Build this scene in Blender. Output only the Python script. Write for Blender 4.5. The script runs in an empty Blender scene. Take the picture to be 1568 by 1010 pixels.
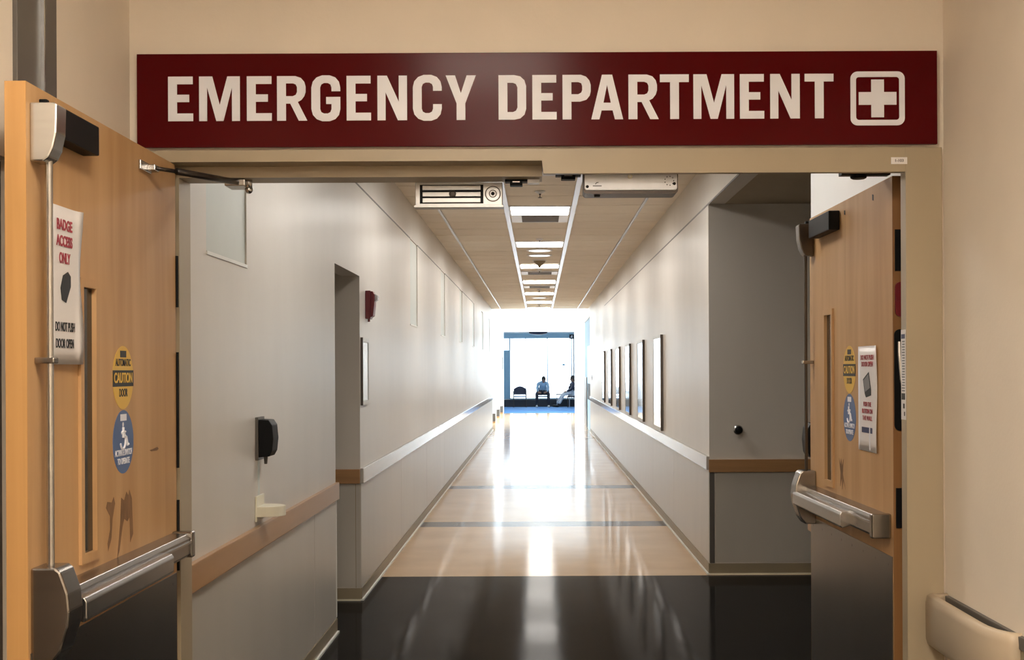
import bpy, bmesh, math, random
from mathutils import Vector, Matrix, Euler
random.seed(7)
scn = bpy.context.scene
C = scn.collection

# ------------------------------------------------------------------ camera, world, light, exposure
F_PX = 1950.0
cam_d = bpy.data.cameras.new('camera')
cam = bpy.data.objects.new('camera', cam_d); C.objects.link(cam)
cam.location = (0, 0, 1.5)
cam.rotation_euler = (math.radians(90), 0.0045, 0)
cam_d.sensor_width = 36; cam_d.lens = F_PX / 1568 * 36
cam_d.shift_x = -41 / 1568; cam_d.shift_y = 61 / 1568
cam_d.clip_start = 0.05; cam_d.clip_end = 400
scn.camera = cam

world = bpy.data.worlds.new('world'); scn.world = world; world.use_nodes = True
bg = world.node_tree.nodes['Background']
bg.inputs[0].default_value = (0.80, 0.91, 1.0, 1); bg.inputs[1].default_value = 6.0

def area(name, loc, rot, sx, sy, power, col):
    l = bpy.data.lights.new(name, 'AREA'); l.shape = 'RECTANGLE'; l.size = sx; l.size_y = sy
    l.energy = power; l.color = col
    o = bpy.data.objects.new(name, l); C.objects.link(o); o.location = loc; o.rotation_euler = rot
    return o
R90 = math.radians(90)
# area lights standing in for daylight through the lobby's unseen roof and side glazing
area('roof_daylight', (0, 38.5, 4.55), (0, 0, 0), 6, 9, 850, (.80, .91, 1))
area('side_daylight', (-4.6, 38.5, 2.2), (0, -R90, 0), 3.4, 10, 700, (.80, .91, 1))
area('alcove_fill', (0, 47.6, 4.4), (0, 0, 0), 3, 4, 60, (.80, .91, 1))  # added fill without a fixture, lifts the window frame and people
area('alcove_daylight', (0, 52.2, 1.8), (-R90, 0, 0), 2.6, 2.4, 60, (.80, .91, 1))

LAMP_CORRIDOR = 25.0
LAMP_LOBBY = 8.0
LAMP_WARM = 50.0
scn.view_settings.view_transform = 'Standard'
scn.view_settings.look = 'None'
scn.view_settings.gamma = 1.0
scn.view_settings.use_curve_mapping = False
scn.view_settings.exposure = 0.0

# ------------------------------------------------------------------ materials
def nodes(m):
    m.use_nodes = True
    return m.node_tree, m.node_tree.nodes['Principled BSDF']
def mat(name, col, rough=.5, metal=0.0, coat=0.0, vary=0.0, vscale=(6, 6, 6), bump=0.0, bscale=60, spec=.5, coat_rough=.05):
    m = bpy.data.materials.new(name); t, b = nodes(m)
    b.inputs['Roughness'].default_value = rough; b.inputs['Metallic'].default_value = metal
    b.inputs['Specular IOR Level'].default_value = spec
    b.inputs['Coat Weight'].default_value = coat; b.inputs['Coat Roughness'].default_value = coat_rough
    b.inputs['Base Color'].default_value = (*col, 1)
    tc = t.nodes.new('ShaderNodeTexCoord')
    if vary:
        mp = t.nodes.new('ShaderNodeMapping'); mp.inputs['Scale'].default_value = vscale
        n = t.nodes.new('ShaderNodeTexNoise'); n.inputs['Scale'].default_value = 1; n.inputs['Detail'].default_value = 4
        t.links.new(tc.outputs['Object'], mp.inputs['Vector']); t.links.new(mp.outputs[0], n.inputs['Vector'])
        r = t.nodes.new('ShaderNodeValToRGB')
        r.color_ramp.elements[0].position = .3; r.color_ramp.elements[1].position = .7
        r.color_ramp.elements[0].color = (*[max(0, c * (1 - vary)) for c in col], 1)
        r.color_ramp.elements[1].color = (*[min(1, c * (1 + vary)) for c in col], 1)
        t.links.new(n.outputs['Fac'], r.inputs[0]); t.links.new(r.outputs[0], b.inputs['Base Color'])
    if bump:
        n2 = t.nodes.new('ShaderNodeTexNoise'); n2.inputs['Scale'].default_value = bscale; n2.inputs['Detail'].default_value = 3
        t.links.new(tc.outputs['Object'], n2.inputs['Vector'])
        bp = t.nodes.new('ShaderNodeBump'); bp.inputs['Strength'].default_value = bump; bp.inputs['Distance'].default_value = .01
        t.links.new(n2.outputs['Fac'], bp.inputs['Height']); t.links.new(bp.outputs[0], b.inputs['Normal'])
    return m
def emit(name, col, s):
    m = bpy.data.materials.new(name); t, b = nodes(m)
    b.inputs['Base Color'].default_value = (.8, .8, .8, 1)
    b.inputs['Emission Color'].default_value = (*col, 1); b.inputs['Emission Strength'].default_value = s
    return m
def glass(name, tint, gloss):
    m = bpy.data.materials.new(name); m.use_nodes = True; t = m.node_tree
    for n in list(t.nodes):
        if n.type != 'OUTPUT_MATERIAL': t.nodes.remove(n)
    out = [n for n in t.nodes if n.type == 'OUTPUT_MATERIAL'][0]
    tr = t.nodes.new('ShaderNodeBsdfTransparent'); tr.inputs[0].default_value = (*tint, 1)
    gl = t.nodes.new('ShaderNodeBsdfGlossy'); gl.inputs['Roughness'].default_value = gloss
    fr = t.nodes.new('ShaderNodeFresnel'); fr.inputs[0].default_value = 1.45
    mx = t.nodes.new('ShaderNodeMixShader')
    t.links.new(fr.outputs[0], mx.inputs[0]); t.links.new(tr.outputs[0], mx.inputs[1]); t.links.new(gl.outputs[0], mx.inputs[2])
    t.links.new(mx.outputs[0], out.inputs[0])
    return m
M = {}
M['wall'] = mat('corridor_paint', (.69, .645, .585), .33, vary=.03, vscale=(3, 3, 1.2), bump=.04, bscale=8, spec=.35)
M['wall_warm'] = mat('vestibule_paint', (.82, .725, .61), .6, vary=.025, vscale=(4, 4, 4), bump=.05, bscale=90)
M['stub'] = mat('white_stub_wall', (.84, .83, .81), .35, vary=.01)  # whiter than the other corridor walls
M['wainscot'] = mat('wainscot_laminate', (.52, .485, .43), .3, vary=.03, vscale=(4, 4, 1), bump=.03, bscale=8, spec=.4)
M['white_wall'] = mat('lobby_white_paint', (.85, .87, .88), .6, vary=.01)
M['ceiling'] = mat('ceiling_tile', (.90, .84, .75), .8, vary=.04, vscale=(1.5, 3, 1), bump=.1, bscale=150)
M['ceiling_tan'] = mat('tan_soffit', (.42, .35, .25), .7, vary=.03)  # darker tan than the corridor ceiling
M['tbar'] = mat('white_tee_bar', (.86, .88, .92), .35, vary=.01)
M['tee_metal'] = mat('bright_tee_metal', (.55, .60, .70), .3, 1, vary=.01)
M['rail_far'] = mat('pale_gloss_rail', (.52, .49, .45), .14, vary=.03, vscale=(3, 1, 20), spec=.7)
M['lit_disc'] = emit('lit_round_diffuser', (.92, .97, 1.0), 2.2)
M['base'] = mat('tan_rubber_base', (.30, .245, .16), .4, vary=.05)
M['rail'] = mat('tan_rail_laminate', (.41, .225, .10), .28, vary=.07, vscale=(3, 1.5, 20), spec=.3)
M['rail_dark'] = mat('brown_wood_rail', (.38, .20, .08), .35, vary=.12, vscale=(2, 2, 30), coat=.3)
M['frame'] = mat('tan_frame_enamel', (.40, .325, .22), .4, vary=.03, vscale=(5, 5, 2), bump=.02, bscale=20)
M['sign'] = mat('maroon_sign_face', (.082, .0018, .0030), .2, vary=.02, spec=.08)
M['letter'] = mat('white_sign_vinyl', (.84, .84, .90), .45, vary=.01)
def wood(name, c1, c2, rough, sc=(9, 9, .7)):
    m = bpy.data.materials.new(name); t, b = nodes(m)
    tc = t.nodes.new('ShaderNodeTexCoord'); mp = t.nodes.new('ShaderNodeMapping'); mp.inputs['Scale'].default_value = sc
    n = t.nodes.new('ShaderNodeTexNoise'); n.inputs['Scale'].default_value = 1.4; n.inputs['Detail'].default_value = 6; n.inputs['Distortion'].default_value = .6
    r = t.nodes.new('ShaderNodeValToRGB')
    r.color_ramp.elements[0].position = .28; r.color_ramp.elements[1].position = .72
    r.color_ramp.elements[0].color = (*c1, 1); r.color_ramp.elements[1].color = (*c2, 1)
    t.links.new(tc.outputs['Object'], mp.inputs[0]); t.links.new(mp.outputs[0], n.inputs['Vector'])
    t.links.new(n.outputs['Fac'], r.inputs[0]); t.links.new(r.outputs[0], b.inputs['Base Color'])
    b.inputs['Roughness'].default_value = rough
    return m
M['wood'] = wood('maple_door_veneer', (.47, .265, .112), (.585, .355, .168), .5)
M['wood_edge'] = wood('door_edge_band', (.50, .26, .085), (.60, .33, .12), .45, (20, 20, .6))
M['edge_shaded'] = wood('hinge_edge_gap_shade', (.24, .11, .035), (.30, .145, .05), .5, (20, 20, .6))  # shadow of the narrow hinge gap painted into the wood colour
M['wood_dark'] = wood('dark_stained_door', (.055, .025, .01), (.085, .04, .016), .4)
M['steel'] = mat('brushed_steel', (.52, .51, .50), .27, 1, vary=.05, vscale=(3, 3, 60))
M['bronze'] = mat('dull_satin_metal', (.33, .305, .28), .26, 1, vary=.08, vscale=(3, 3, 40))
M['dark_latch'] = mat('dark_latch_metal', (.13, .11, .095), .3, 1, vary=.08)  # darker metal than the other leaf's latch and rod
M['kick'] = mat('scuffed_kick_plate', (.27, .255, .24), .3, 1, vary=.06, vscale=(3, 3, 1.5))
M['alu'] = mat('satin_aluminium', (.36, .36, .365), .34, 1, vary=.04, vscale=(40, 3, 3))
M['dull_alu'] = mat('painted_silver_cover', (.58, .59, .62), .38, .25, vary=.06, vscale=(20, 5, 5))
M['black'] = mat('black_plastic', (.005, .005, .006), .5, vary=.05, spec=.15)
M['dark_metal'] = mat('dark_bronze_metal', (.06, .05, .045), .35, .8, vary=.05)
M['grey_jamb'] = mat('dark_grey_enamel', (.10, .09, .08), .4, vary=.04)
M['paper'] = mat('laminated_paper', (.80, .76, .75), .28, vary=.01)
M['red_ink'] = mat('red_ink', (.36, .03, .05), .5, vary=.02)
M['black_ink'] = mat('black_ink', (.02, .02, .022), .5, vary=.02)
M['grey_ink'] = mat('grey_ink', (.22, .22, .23), .5, vary=.02)
M['yellow'] = mat('yellow_sticker', (.74, .46, .06), .4, vary=.02)
M['blue'] = mat('blue_sticker', (.075, .135, .30), .4, vary=.02)
M['navy'] = mat('navy_ink', (.03, .04, .12), .5, vary=.02)
M['scuff'] = mat('brown_scuff', (.22, .115, .05), .6, vary=.2, vscale=(60, 60, 20))
M['cream'] = mat('cream_plastic', (.76, .72, .58), .35, vary=.02)
M['handrail'] = mat('tan_vinyl_rail', (.58, .47, .34), .4, vary=.02)
M['red'] = mat('fire_alarm_red', (.16, .01, .018), .35, vary=.03)
M['lens'] = mat('clear_strobe_lens', (.82, .84, .86), .12, vary=.02)
M['niche'] = mat('frosted_pane', (.60, .64, .60), .35, vary=.02)
M['niche_sill'] = mat('white_sill', (.84, .84, .80), .4, vary=.01)
M['pict_frame'] = mat('white_picture_frame', (.62, .60, .55), .35, vary=.02)
M['pict_shade'] = mat('shaded_frame_side', (.10, .08, .065), .4, vary=.02)  # shade of the camera-facing frame side, put into its colour
M['pict_glass'] = mat('glazed_print', (.62, .70, .74), .12, coat=1, vary=.04, vscale=(3, 3, 1))
M['diffuser'] = emit('lit_diffuser', (1.0, .95, .885), LAMP_CORRIDOR)
M['diffuser_warm'] = emit('lit_warm_diffuser', (1.0, .90, .76), LAMP_WARM)
M['grille'] = mat('dark_grille', (.09, .075, .065), .6, vary=.05)
M['blue_grey'] = mat('blue_grey_paint', (.24, .42, .54), .4, vary=.03)
M['bay'] = mat('dark_blue_grey_door', (.10, .17, .22), .5, vary=.03)  # darker blue-grey than its door leaf
M['carpet'] = mat('blue_carpet', (.08, .26, .56), .9, vary=.15, vscale=(40, 40, 40))
M['dark_base'] = mat('dark_blue_sill_wall', (.012, .016, .026), .5, vary=.05)
M['seat'] = mat('navy_vinyl', (.012, .016, .04), .5, vary=.05)
M['chrome'] = mat('chair_steel', (.5, .52, .55), .3, 1, vary=.02)
M['skin'] = mat('skin', (.30, .17, .11), .5, vary=.05)
M['hair'] = mat('dark_hair', (.012, .010, .010), .5, vary=.1)
M['shirt'] = mat('pale_blue_shirt', (.28, .42, .55), .8, vary=.15, vscale=(14, 14, 14))
M['denim'] = mat('dark_trousers', (.015, .017, .028), .85, vary=.1)
M['pale_cloth'] = mat('pale_trousers', (.60, .62, .64), .85, vary=.05)
M['shoe'] = mat('white_shoe', (.62, .62, .60), .5, vary=.03)
M['ground'] = mat('pale_concrete', (.8, .8, .8), .9, vary=.03)
M['glass'] = glass('window_glass', (.97, .99, 1), .02)
M['dark_glass'] = mat('dark_wired_glass', (.02, .018, .015), .12, vary=.05)

def floor_mat(name, c, vary, rough, streak, spec):
    m = bpy.data.materials.new(name); t, b = nodes(m)
    tc = t.nodes.new('ShaderNodeTexCoord')
    n = t.nodes.new('ShaderNodeTexNoise'); n.inputs['Scale'].default_value = 2.2; n.inputs['Detail'].default_value = 6
    r = t.nodes.new('ShaderNodeValToRGB')
    r.color_ramp.elements[0].position = .3; r.color_ramp.elements[1].position = .7
    r.color_ramp.elements[0].color = (*[v * (1 - vary) for v in c], 1); r.color_ramp.elements[1].color = (*[v * (1 + vary) for v in c], 1)
    t.links.new(tc.outputs['Object'], n.inputs['Vector']); t.links.new(n.outputs['Fac'], r.inputs[0]); t.links.new(r.outputs[0], b.inputs['Base Color'])
    b.inputs['Roughness'].default_value = rough
    b.inputs['Specular IOR Level'].default_value = spec
    mp = t.nodes.new('ShaderNodeMapping'); mp.inputs['Scale'].default_value = (2.2, .9, 1)
    n2 = t.nodes.new('ShaderNodeTexNoise'); n2.inputs['Scale'].default_value = 1.6; n2.inputs['Detail'].default_value = 2
    t.links.new(tc.outputs['Object'], mp.inputs[0]); t.links.new(mp.outputs[0], n2.inputs['Vector'])
    bp = t.nodes.new('ShaderNodeBump'); bp.inputs['Strength'].default_value = streak; bp.inputs['Distance'].default_value = .02
    t.links.new(n2.outputs['Fac'], bp.inputs['Height'])
    t.links.new(bp.outputs[0], b.inputs['Normal'])
    return m
M['floor_dark'] = floor_mat('charcoal_vinyl_tile', (.016, .0145, .0135), .15, .10, .05, .006)
M['floor_tan'] = floor_mat('tan_vinyl_tile', (.56, .39, .24), .07, .10, .05, .03)
M['floor_band'] = floor_mat('grey_brown_band_tile', (.13, .11, .10), .1, .10, .05, .03)

# ------------------------------------------------------------------ mesh helpers
class MB:
    def __init__(s): s.b = bmesh.new()
    def _add(s, t, mtx=None):
        if mtx is not None: bmesh.ops.transform(t, matrix=mtx, verts=t.verts)
        me = bpy.data.meshes.new('tmp'); t.to_mesh(me); t.free(); s.b.from_mesh(me); bpy.data.meshes.remove(me); return s
    def box(s, x0, x1, y0, y1, z0, z1, bev=0, seg=2):
        t = bmesh.new()
        bmesh.ops.create_cube(t, size=1, matrix=Matrix.Translation(((x0 + x1) / 2, (y0 + y1) / 2, (z0 + z1) / 2)) @ Matrix.Diagonal((abs(x1 - x0), abs(y1 - y0), abs(z1 - z0), 1)))
        if bev: bmesh.ops.bevel(t, geom=list(t.edges), offset=bev, segments=seg, affect='EDGES', profile=.6)
        return s._add(t)
    def tube(s, pts, r, seg=10):
        pts = [Vector(p) for p in pts]; t = bmesh.new(); rings = []
        for i, p in enumerate(pts):
            d = (pts[min(i + 1, len(pts) - 1)] - pts[max(i - 1, 0)]).normalized()
            a = d.orthogonal().normalized() if i == 0 else (a - d * a.dot(d)).normalized()
            c = d.cross(a); rr = r[i] if isinstance(r, (list, tuple)) else r
            rings.append([t.verts.new(p + (a * math.cos(k * 2 * math.pi / seg) + c * math.sin(k * 2 * math.pi / seg)) * rr) for k in range(seg)])
        for q, w in zip(rings, rings[1:]):
            for k in range(seg): t.faces.new((q[k], q[(k + 1) % seg], w[(k + 1) % seg], w[k]))
        t.faces.new(rings[0][::-1]); t.faces.new(rings[-1])
        return s._add(t)
    def lathe(s, prof, c, axis='z', seg=24):
        # prof: list of (radius, height) ; axis z / x / y
        t = bmesh.new(); rings = []
        for (r, h) in prof:
            rings.append([t.verts.new((max(r, 1e-5) * math.cos(k * 2 * math.pi / seg), max(r, 1e-5) * math.sin(k * 2 * math.pi / seg), h)) for k in range(seg)])
        for q, w in zip(rings, rings[1:]):
            for k in range(seg): t.faces.new((q[k], q[(k + 1) % seg], w[(k + 1) % seg], w[k]))
        t.faces.new(rings[0][::-1]); t.faces.new(rings[-1])
        rot = {'z': Matrix(), 'x': Matrix.Rotation(R90, 4, 'Y'), 'y': Matrix.Rotation(-R90, 4, 'X'), '-y': Matrix.Rotation(R90, 4, 'X'), '-x': Matrix.Rotation(-R90, 4, 'Y'), '-z': Matrix.Rotation(math.pi, 4, 'X')}[axis]
        return s._add(t, Matrix.Translation(c) @ rot)
    def prism(s, poly, axis, a, b, bev=0):
        # poly of 2-D points in the plane across axis: x -> (y,z), y -> (x,z), z -> (x,y)
        def P(p, h): return {'x': (h, p[0], p[1]), 'y': (p[0], h, p[1]), 'z': (p[0], p[1], h)}[axis]
        t = bmesh.new()
        v0 = [t.verts.new(P(p, a)) for p in poly]; v1 = [t.verts.new(P(p, b)) for p in poly]
        t.faces.new(v0[::-1]); t.faces.new(v1); n = len(poly)
        for k in range(n): t.faces.new((v0[k], v0[(k + 1) % n], v1[(k + 1) % n], v1[k]))
        bmesh.ops.recalc_face_normals(t, faces=t.faces)
        if bev: bmesh.ops.bevel(t, geom=list(t.edges), offset=bev, segments=2, affect='EDGES', profile=.6)
        return s._add(t)
    def sphere(s, c, r, sc=(1, 1, 1), u=20, v=12, rot=None):
        t = bmesh.new(); bmesh.ops.create_uvsphere(t, u_segments=u, v_segments=v, radius=r)
        m = Matrix.Translation(c) @ (rot.to_matrix().to_4x4() if rot else Matrix()) @ Matrix.Diagonal((*sc, 1))
        return s._add(t, m)
    def cells(s, xs, ys, zs, hole):
        # solid block cut by planes, with cells left out where hole(x,y,z) of the cell centre is true; only outer faces are made
        t = bmesh.new(); vs = {}
        nx, ny, nz = len(xs) - 1, len(ys) - 1, len(zs) - 1
        def solid(i, j, k):
            if not (0 <= i < nx and 0 <= j < ny and 0 <= k < nz): return False
            return not hole((xs[i] + xs[i + 1]) / 2, (ys[j] + ys[j + 1]) / 2, (zs[k] + zs[k + 1]) / 2)
        def v(i, j, k):
            if (i, j, k) not in vs: vs[i, j, k] = t.verts.new((xs[i], ys[j], zs[k]))
            return vs[i, j, k]
        for i in range(nx):
            for j in range(ny):
                for k in range(nz):
                    if not solid(i, j, k): continue
                    for d, q in (((-1, 0, 0), [(0, 0, 0), (0, 0, 1), (0, 1, 1), (0, 1, 0)]), ((1, 0, 0), [(1, 0, 0), (1, 1, 0), (1, 1, 1), (1, 0, 1)]),
                                 ((0, -1, 0), [(0, 0, 0), (1, 0, 0), (1, 0, 1), (0, 0, 1)]), ((0, 1, 0), [(0, 1, 0), (0, 1, 1), (1, 1, 1), (1, 1, 0)]),
                                 ((0, 0, -1), [(0, 0, 0), (0, 1, 0), (1, 1, 0), (1, 0, 0)]), ((0, 0, 1), [(0, 0, 1), (1, 0, 1), (1, 1, 1), (0, 1, 1)])):
                        if not solid(i + d[0], j + d[1], k + d[2]):
                            t.faces.new([v(i + a, j + b, k + c) for a, b, c in q])
        return s._add(t)
    def build(s, name, m, parent=None, smooth=False, loc=None):
        me = bpy.data.meshes.new(name)
        if loc is not None: bmesh.ops.translate(s.b, verts=s.b.verts, vec=-Vector(loc))
        bmesh.ops.remove_doubles(s.b, verts=s.b.verts, dist=1e-6)
        s.b.to_mesh(me); s.b.free()
        if smooth:
            for p in me.polygons: p.use_smooth = True
        for mm in (m if isinstance(m, (list, tuple)) else [m]): me.materials.append(mm)
        o = bpy.data.objects.new(name, me); C.objects.link(o)
        if parent: o.parent = parent
        if loc is not None: o.location = loc
        if smooth == 'auto':
            for e in me.edges: pass
        return o
def tag(o, label=None, cat=None, group=None, kind=None):
    if label: o['label'] = label
    if cat: o['category'] = cat
    if group: o['group'] = group
    if kind: o['kind'] = kind
    return o
def thing(name, label, cat, loc=(0, 0, 0), rz=0, group=None, kind=None):
    o = bpy.data.objects.new(name, None); C.objects.link(o); o.location = loc; o.rotation_euler = (0, 0, rz)
    o.empty_display_size = .1
    return tag(o, label, cat, group, kind)
def struct(name, mb, m, parent=None):
    o = mb.build(name, m, parent)
    if not parent: o['kind'] = 'structure'
    return o
def dup(root, loc=None, label=None):
    r = root.copy(); C.objects.link(r)
    if loc is not None: r.location = loc
    if label: r['label'] = label
    for ch in list(root.children):
        c = ch.copy(); C.objects.link(c); c.parent = r
        for g in list(ch.children):
            d = g.copy(); C.objects.link(d); d.parent = c
    return r
def curve_mesh(name, cu, mtx, m, parent):
    to = bpy.data.objects.new('tmp', cu); C.objects.link(to)
    dg = bpy.context.evaluated_depsgraph_get(); dg.update()
    me = bpy.data.meshes.new_from_object(to.evaluated_get(dg))
    bpy.data.objects.remove(to); bpy.data.curves.remove(cu)
    me.transform(mtx); me.name = name; me.materials.clear(); me.materials.append(m)
    o = bpy.data.objects.new(name, me); C.objects.link(o)
    if parent: o.parent = parent
    return o
def text(name, body, h, width, mtx, m, parent, bold=0.0, thick=.0004):
    cu = bpy.data.curves.new('t', 'FONT'); cu.body = body; cu.size = 1; cu.align_x = 'CENTER'; cu.align_y = 'CENTER'
    cu.offset = bold; cu.space_line = .95
    to = bpy.data.objects.new('tmp', cu); C.objects.link(to)
    bpy.context.view_layer.update(); d = to.dimensions.copy(); bpy.data.objects.remove(to)
    nl = body.count('\n') + 1
    sy = h / max(d.y, 1e-3); sx = width / max(d.x, 1e-3)
    cu.extrude = thick
    return curve_mesh(name, cu, mtx @ Matrix.Diagonal((sx, sy, 1, 1)), m, parent)
def poly_text(name, loops, mtx, m, parent, thick):
    cu = bpy.data.curves.new('p', 'CURVE'); cu.dimensions = '2D'; cu.fill_mode = 'BOTH'; cu.extrude = thick
    for lp in loops:
        sp = cu.splines.new('POLY'); sp.points.add(len(lp) - 1); sp.use_cyclic_u = True
        for p, q in zip(sp.points, lp): p.co = (q[0], q[1], 0, 1)
    return curve_mesh(name, cu, mtx, m, parent)
# a text frame on a wall facing the camera (reads along +X), and on a door's face in the door's own space (reads along -x)
def face_wall(x, y, z): return Matrix(((1, 0, 0, x), (0, 0, -1, y), (0, 1, 0, z), (0, 0, 0, 1)))
def face_door(u, n, z): return Matrix(((-1, 0, 0, u), (0, 0, 1, n), (0, 1, 0, z), (0, 0, 0, 1)))

# ------------------------------------------------------------------ the room
LX, RX = -1.168, 1.243                 # corridor walls
ZC, ZS = 3.03, 2.705                   # corridor ceiling, shadow-gap line
YE = 32.0                              # far end of the corridor
# floor, in strips of tile
fm = bmesh.new()
strips = [(-3.2, 9.27, 0), (9.27, 12.2, 1), (12.2, 12.6, 2), (12.6, 16.1, 1), (16.1, 16.52, 2), (16.52, 44.3, 1), (44.3, 52.6, 0)]
for a, b, k in strips:
    f = fm.faces.new([fm.verts.new(p) for p in ((-6, a, 0), (6, a, 0), (6, b, 0), (-6, b, 0))]); f.material_index = k
me = bpy.data.meshes.new('floor'); fm.to_mesh(me); fm.free()
for k in ('floor_dark', 'floor_tan', 'floor_band'): me.materials.append(M[k])
fl = bpy.data.objects.new('floor', me); C.objects.link(fl); fl['kind'] = 'structure'

# left corridor wall with high recessed panes and the side opening
n_left = [(4.48, 5.10), (11.60, 12.29), (15.25, 15.9), (18.85, 19.5), (22.45, 23.1), (26.05, 26.7), (29.65, 30.3)]
def hole_left(x, y, z):
    if 7.30 < y < 8.31 and z < 2.117: return True
    return x > LX - .010 and 1.92 < z < ZS and any(a < y < b for a, b in n_left)
ys = sorted({4.15, 7.30, 8.31, YE} | {v for ab in n_left for v in ab})
struct('wall_left', MB().cells([LX - .12, LX - .010, LX], ys, [0, 1.92, 2.117, ZS, ZC + .05], hole_left), M['wall'])
for i, (a, b) in enumerate(n_left):
    w = struct('window_%d' % (i + 1), MB().box(LX - .0095, LX - .007, a, b, 1.92, ZS - .012), M['niche'])
    MB().box(LX - .007, LX + .004, a, b, 1.912, 1.925).build('window_sill', M['niche_sill'], w)
# side room behind the opening
struct('wall_alcove', MB().cells([-3.1, -3.0, LX - .12], [7.2, 7.30, 8.31, 8.41], [0, 2.6], lambda x, y, z: 7.30 < y < 8.31 and x > -3.0), M['wall'])
struct('ceiling_alcove', MB().box(-3.1, LX - .12, 7.2, 8.41, 2.6, 2.7), M['wall'])
# right corridor wall: near stub, long wall, header over the side corridor
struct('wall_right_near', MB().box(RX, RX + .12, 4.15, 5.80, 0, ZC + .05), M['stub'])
struct('wall_right', MB().cells([RX, RX + .12], [9.30, 30.8, 35.2], [0, 2.79, ZC + .05], lambda x, y, z: y > 30.8 and z < 2.79), M['wall'])
struct('wall_header', MB().box(RX, RX + .12, 5.80, 9.30, ZS, ZC + .05), M['wall'])
struct('wall_crossing_back', MB().box(RX + .12, 4.2, 9.30, 9.42, 0, ZC), M['wall'])
struct('wall_crossing_end', MB().box(4.2, 4.32, 5.68, 9.42, 0, ZC), M['wall'])
struct('wall_crossing_front', MB().box(RX + .12, 4.2, 5.68, 5.80, 0, ZC), M['wall'])
struct('ceiling_crossing', MB().box(RX + .12, 4.2, 5.80, 9.30, ZS, ZS + .05), M['ceiling_tan'])
# shadow gap lines along both walls
struct('trim_1', MB().box(LX - .002, LX + .0015, 5.10, 11.60, ZS - .006, ZS + .006).box(LX - .002, LX + .0015, 12.29, 15.25, ZS - .006, ZS + .006).box(LX - .002, LX + .0015, 15.9, 18.85, ZS - .006, ZS + .006).box(LX - .002, LX + .0015, 19.5, 22.45, ZS - .006, ZS + .006), M['grey_jamb'])
struct('trim_2', MB().box(RX - .0015, RX + .002, 7.2, 24, ZS - .008, ZS + .006), M['grey_jamb'])
# ceiling and tees
struct('ceiling', MB().box(LX - .12, RX + .12, 4.15, YE, ZC, ZC + .05), M['ceiling'])
for i, (x, w) in enumerate(((-.30, .022), (.335, .022), (-.94, .012), (.97, .012))):
    struct('trim_%d' % (i + 3), MB().box(x - w, x + w, 4.15, YE, ZC - .012, ZC - .0005), M['tee_metal'])
cross = MB(); y = 4.7
while y < YE - .3:
    for (a, b) in ((LX, -.952), (-.928, -.322), (-.278, .313), (.357, .958), (.982, RX)):
        cross.box(a, b, y - .003, y + .003, ZC - .003, ZC - .0005)
    y += .65
struct('trim_7', cross, M['ceiling'])

# skirting, wainscot and rails
def run_y(name, x, sgn, y0, y1, mats=('base', 'rail'), rail_out=.022, end=0.0):
    # base + laminated wainscot + chair rail along a wall running in depth, standing out towards +x (sgn 1) or -x
    def bx(mb, d, a, b, z0, z1, bev=0): return mb.box(min(x, x + sgn * d), max(x, x + sgn * d), a, b, z0, z1, bev)
    struct('baseboard_' + name, bx(MB(), .008, y0, y1, .012, .082), M[mats[0]])
    t = MB(); bx(t, .02, y0, y1, 0, .012)
    struct('trim_' + str(run_y.n), t, M['niche_sill']); run_y.n += 1
    w = MB(); yy = y0
    while yy < y1 - .01:
        e = min(yy + 2.44, y1); bx(w, .004, yy + .003, e - .003, .085, .765); yy = e
    struct('wall_panel_' + name, w, M['wainscot'])
    struct('trim_' + str(run_y.n), bx(MB(), rail_out, y0, y1 + end, .765, .862, .004), M[mats[1]]); run_y.n += 1
run_y.n = 8
run_y('left_near', LX, 1, 4.15, 7.30)
run_y('left', LX, 1, 8.31, YE, ('base', 'rail_far'))
run_y('right', RX, -1, 9.30, YE - 1.3, ('base', 'rail_far'))
run_y('right_near', RX, -1, 4.15, 5.80)
def run_x(name, y, x0, x1, rail):
    struct('baseboard_' + name, MB().box(x0, x1, y - .008, y, .012, .082), M['base'])
    struct('trim_%d' % run_y.n, MB().box(x0, x1, y - .012, y, 0, .012), M['cream']); run_y.n += 1
    struct('wall_panel_' + name, MB().box(x0 + (.045 if x0 > 0 else 0), x1, y - .005, y, .09, .745 if x0 > 0 else .765), M['wainscot'])
    z = .748 if x0 > 0 else .765
    struct('trim_%d' % run_y.n, MB().box(x0 - (.006 if x0 > 0 else 0), x1, y - .024, y, z, z + .093, .003), M[rail]); run_y.n += 1
run_x('crossing', 9.30, RX, 4.2, 'rail_dark')
run_x('alcove', 8.31, -3.0, LX, 'rail_dark')
struct('trim_%d' % run_y.n, MB().box(RX, RX + .035, 9.292, 9.30, .085, .746), M['grey_jamb']); run_y.n += 1     # dark corner guard under the rail
struct('trim_%d' % run_y.n, MB().box(LX - .002, LX + .006, 7.285, 7.303, .09, .765), M['niche_sill']); run_y.n += 1
struct('trim_%d' % run_y.n, MB().box(-1.20, -1.196, 8.304, 8.31, .085, .76), M['base']); run_y.n += 1

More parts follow.
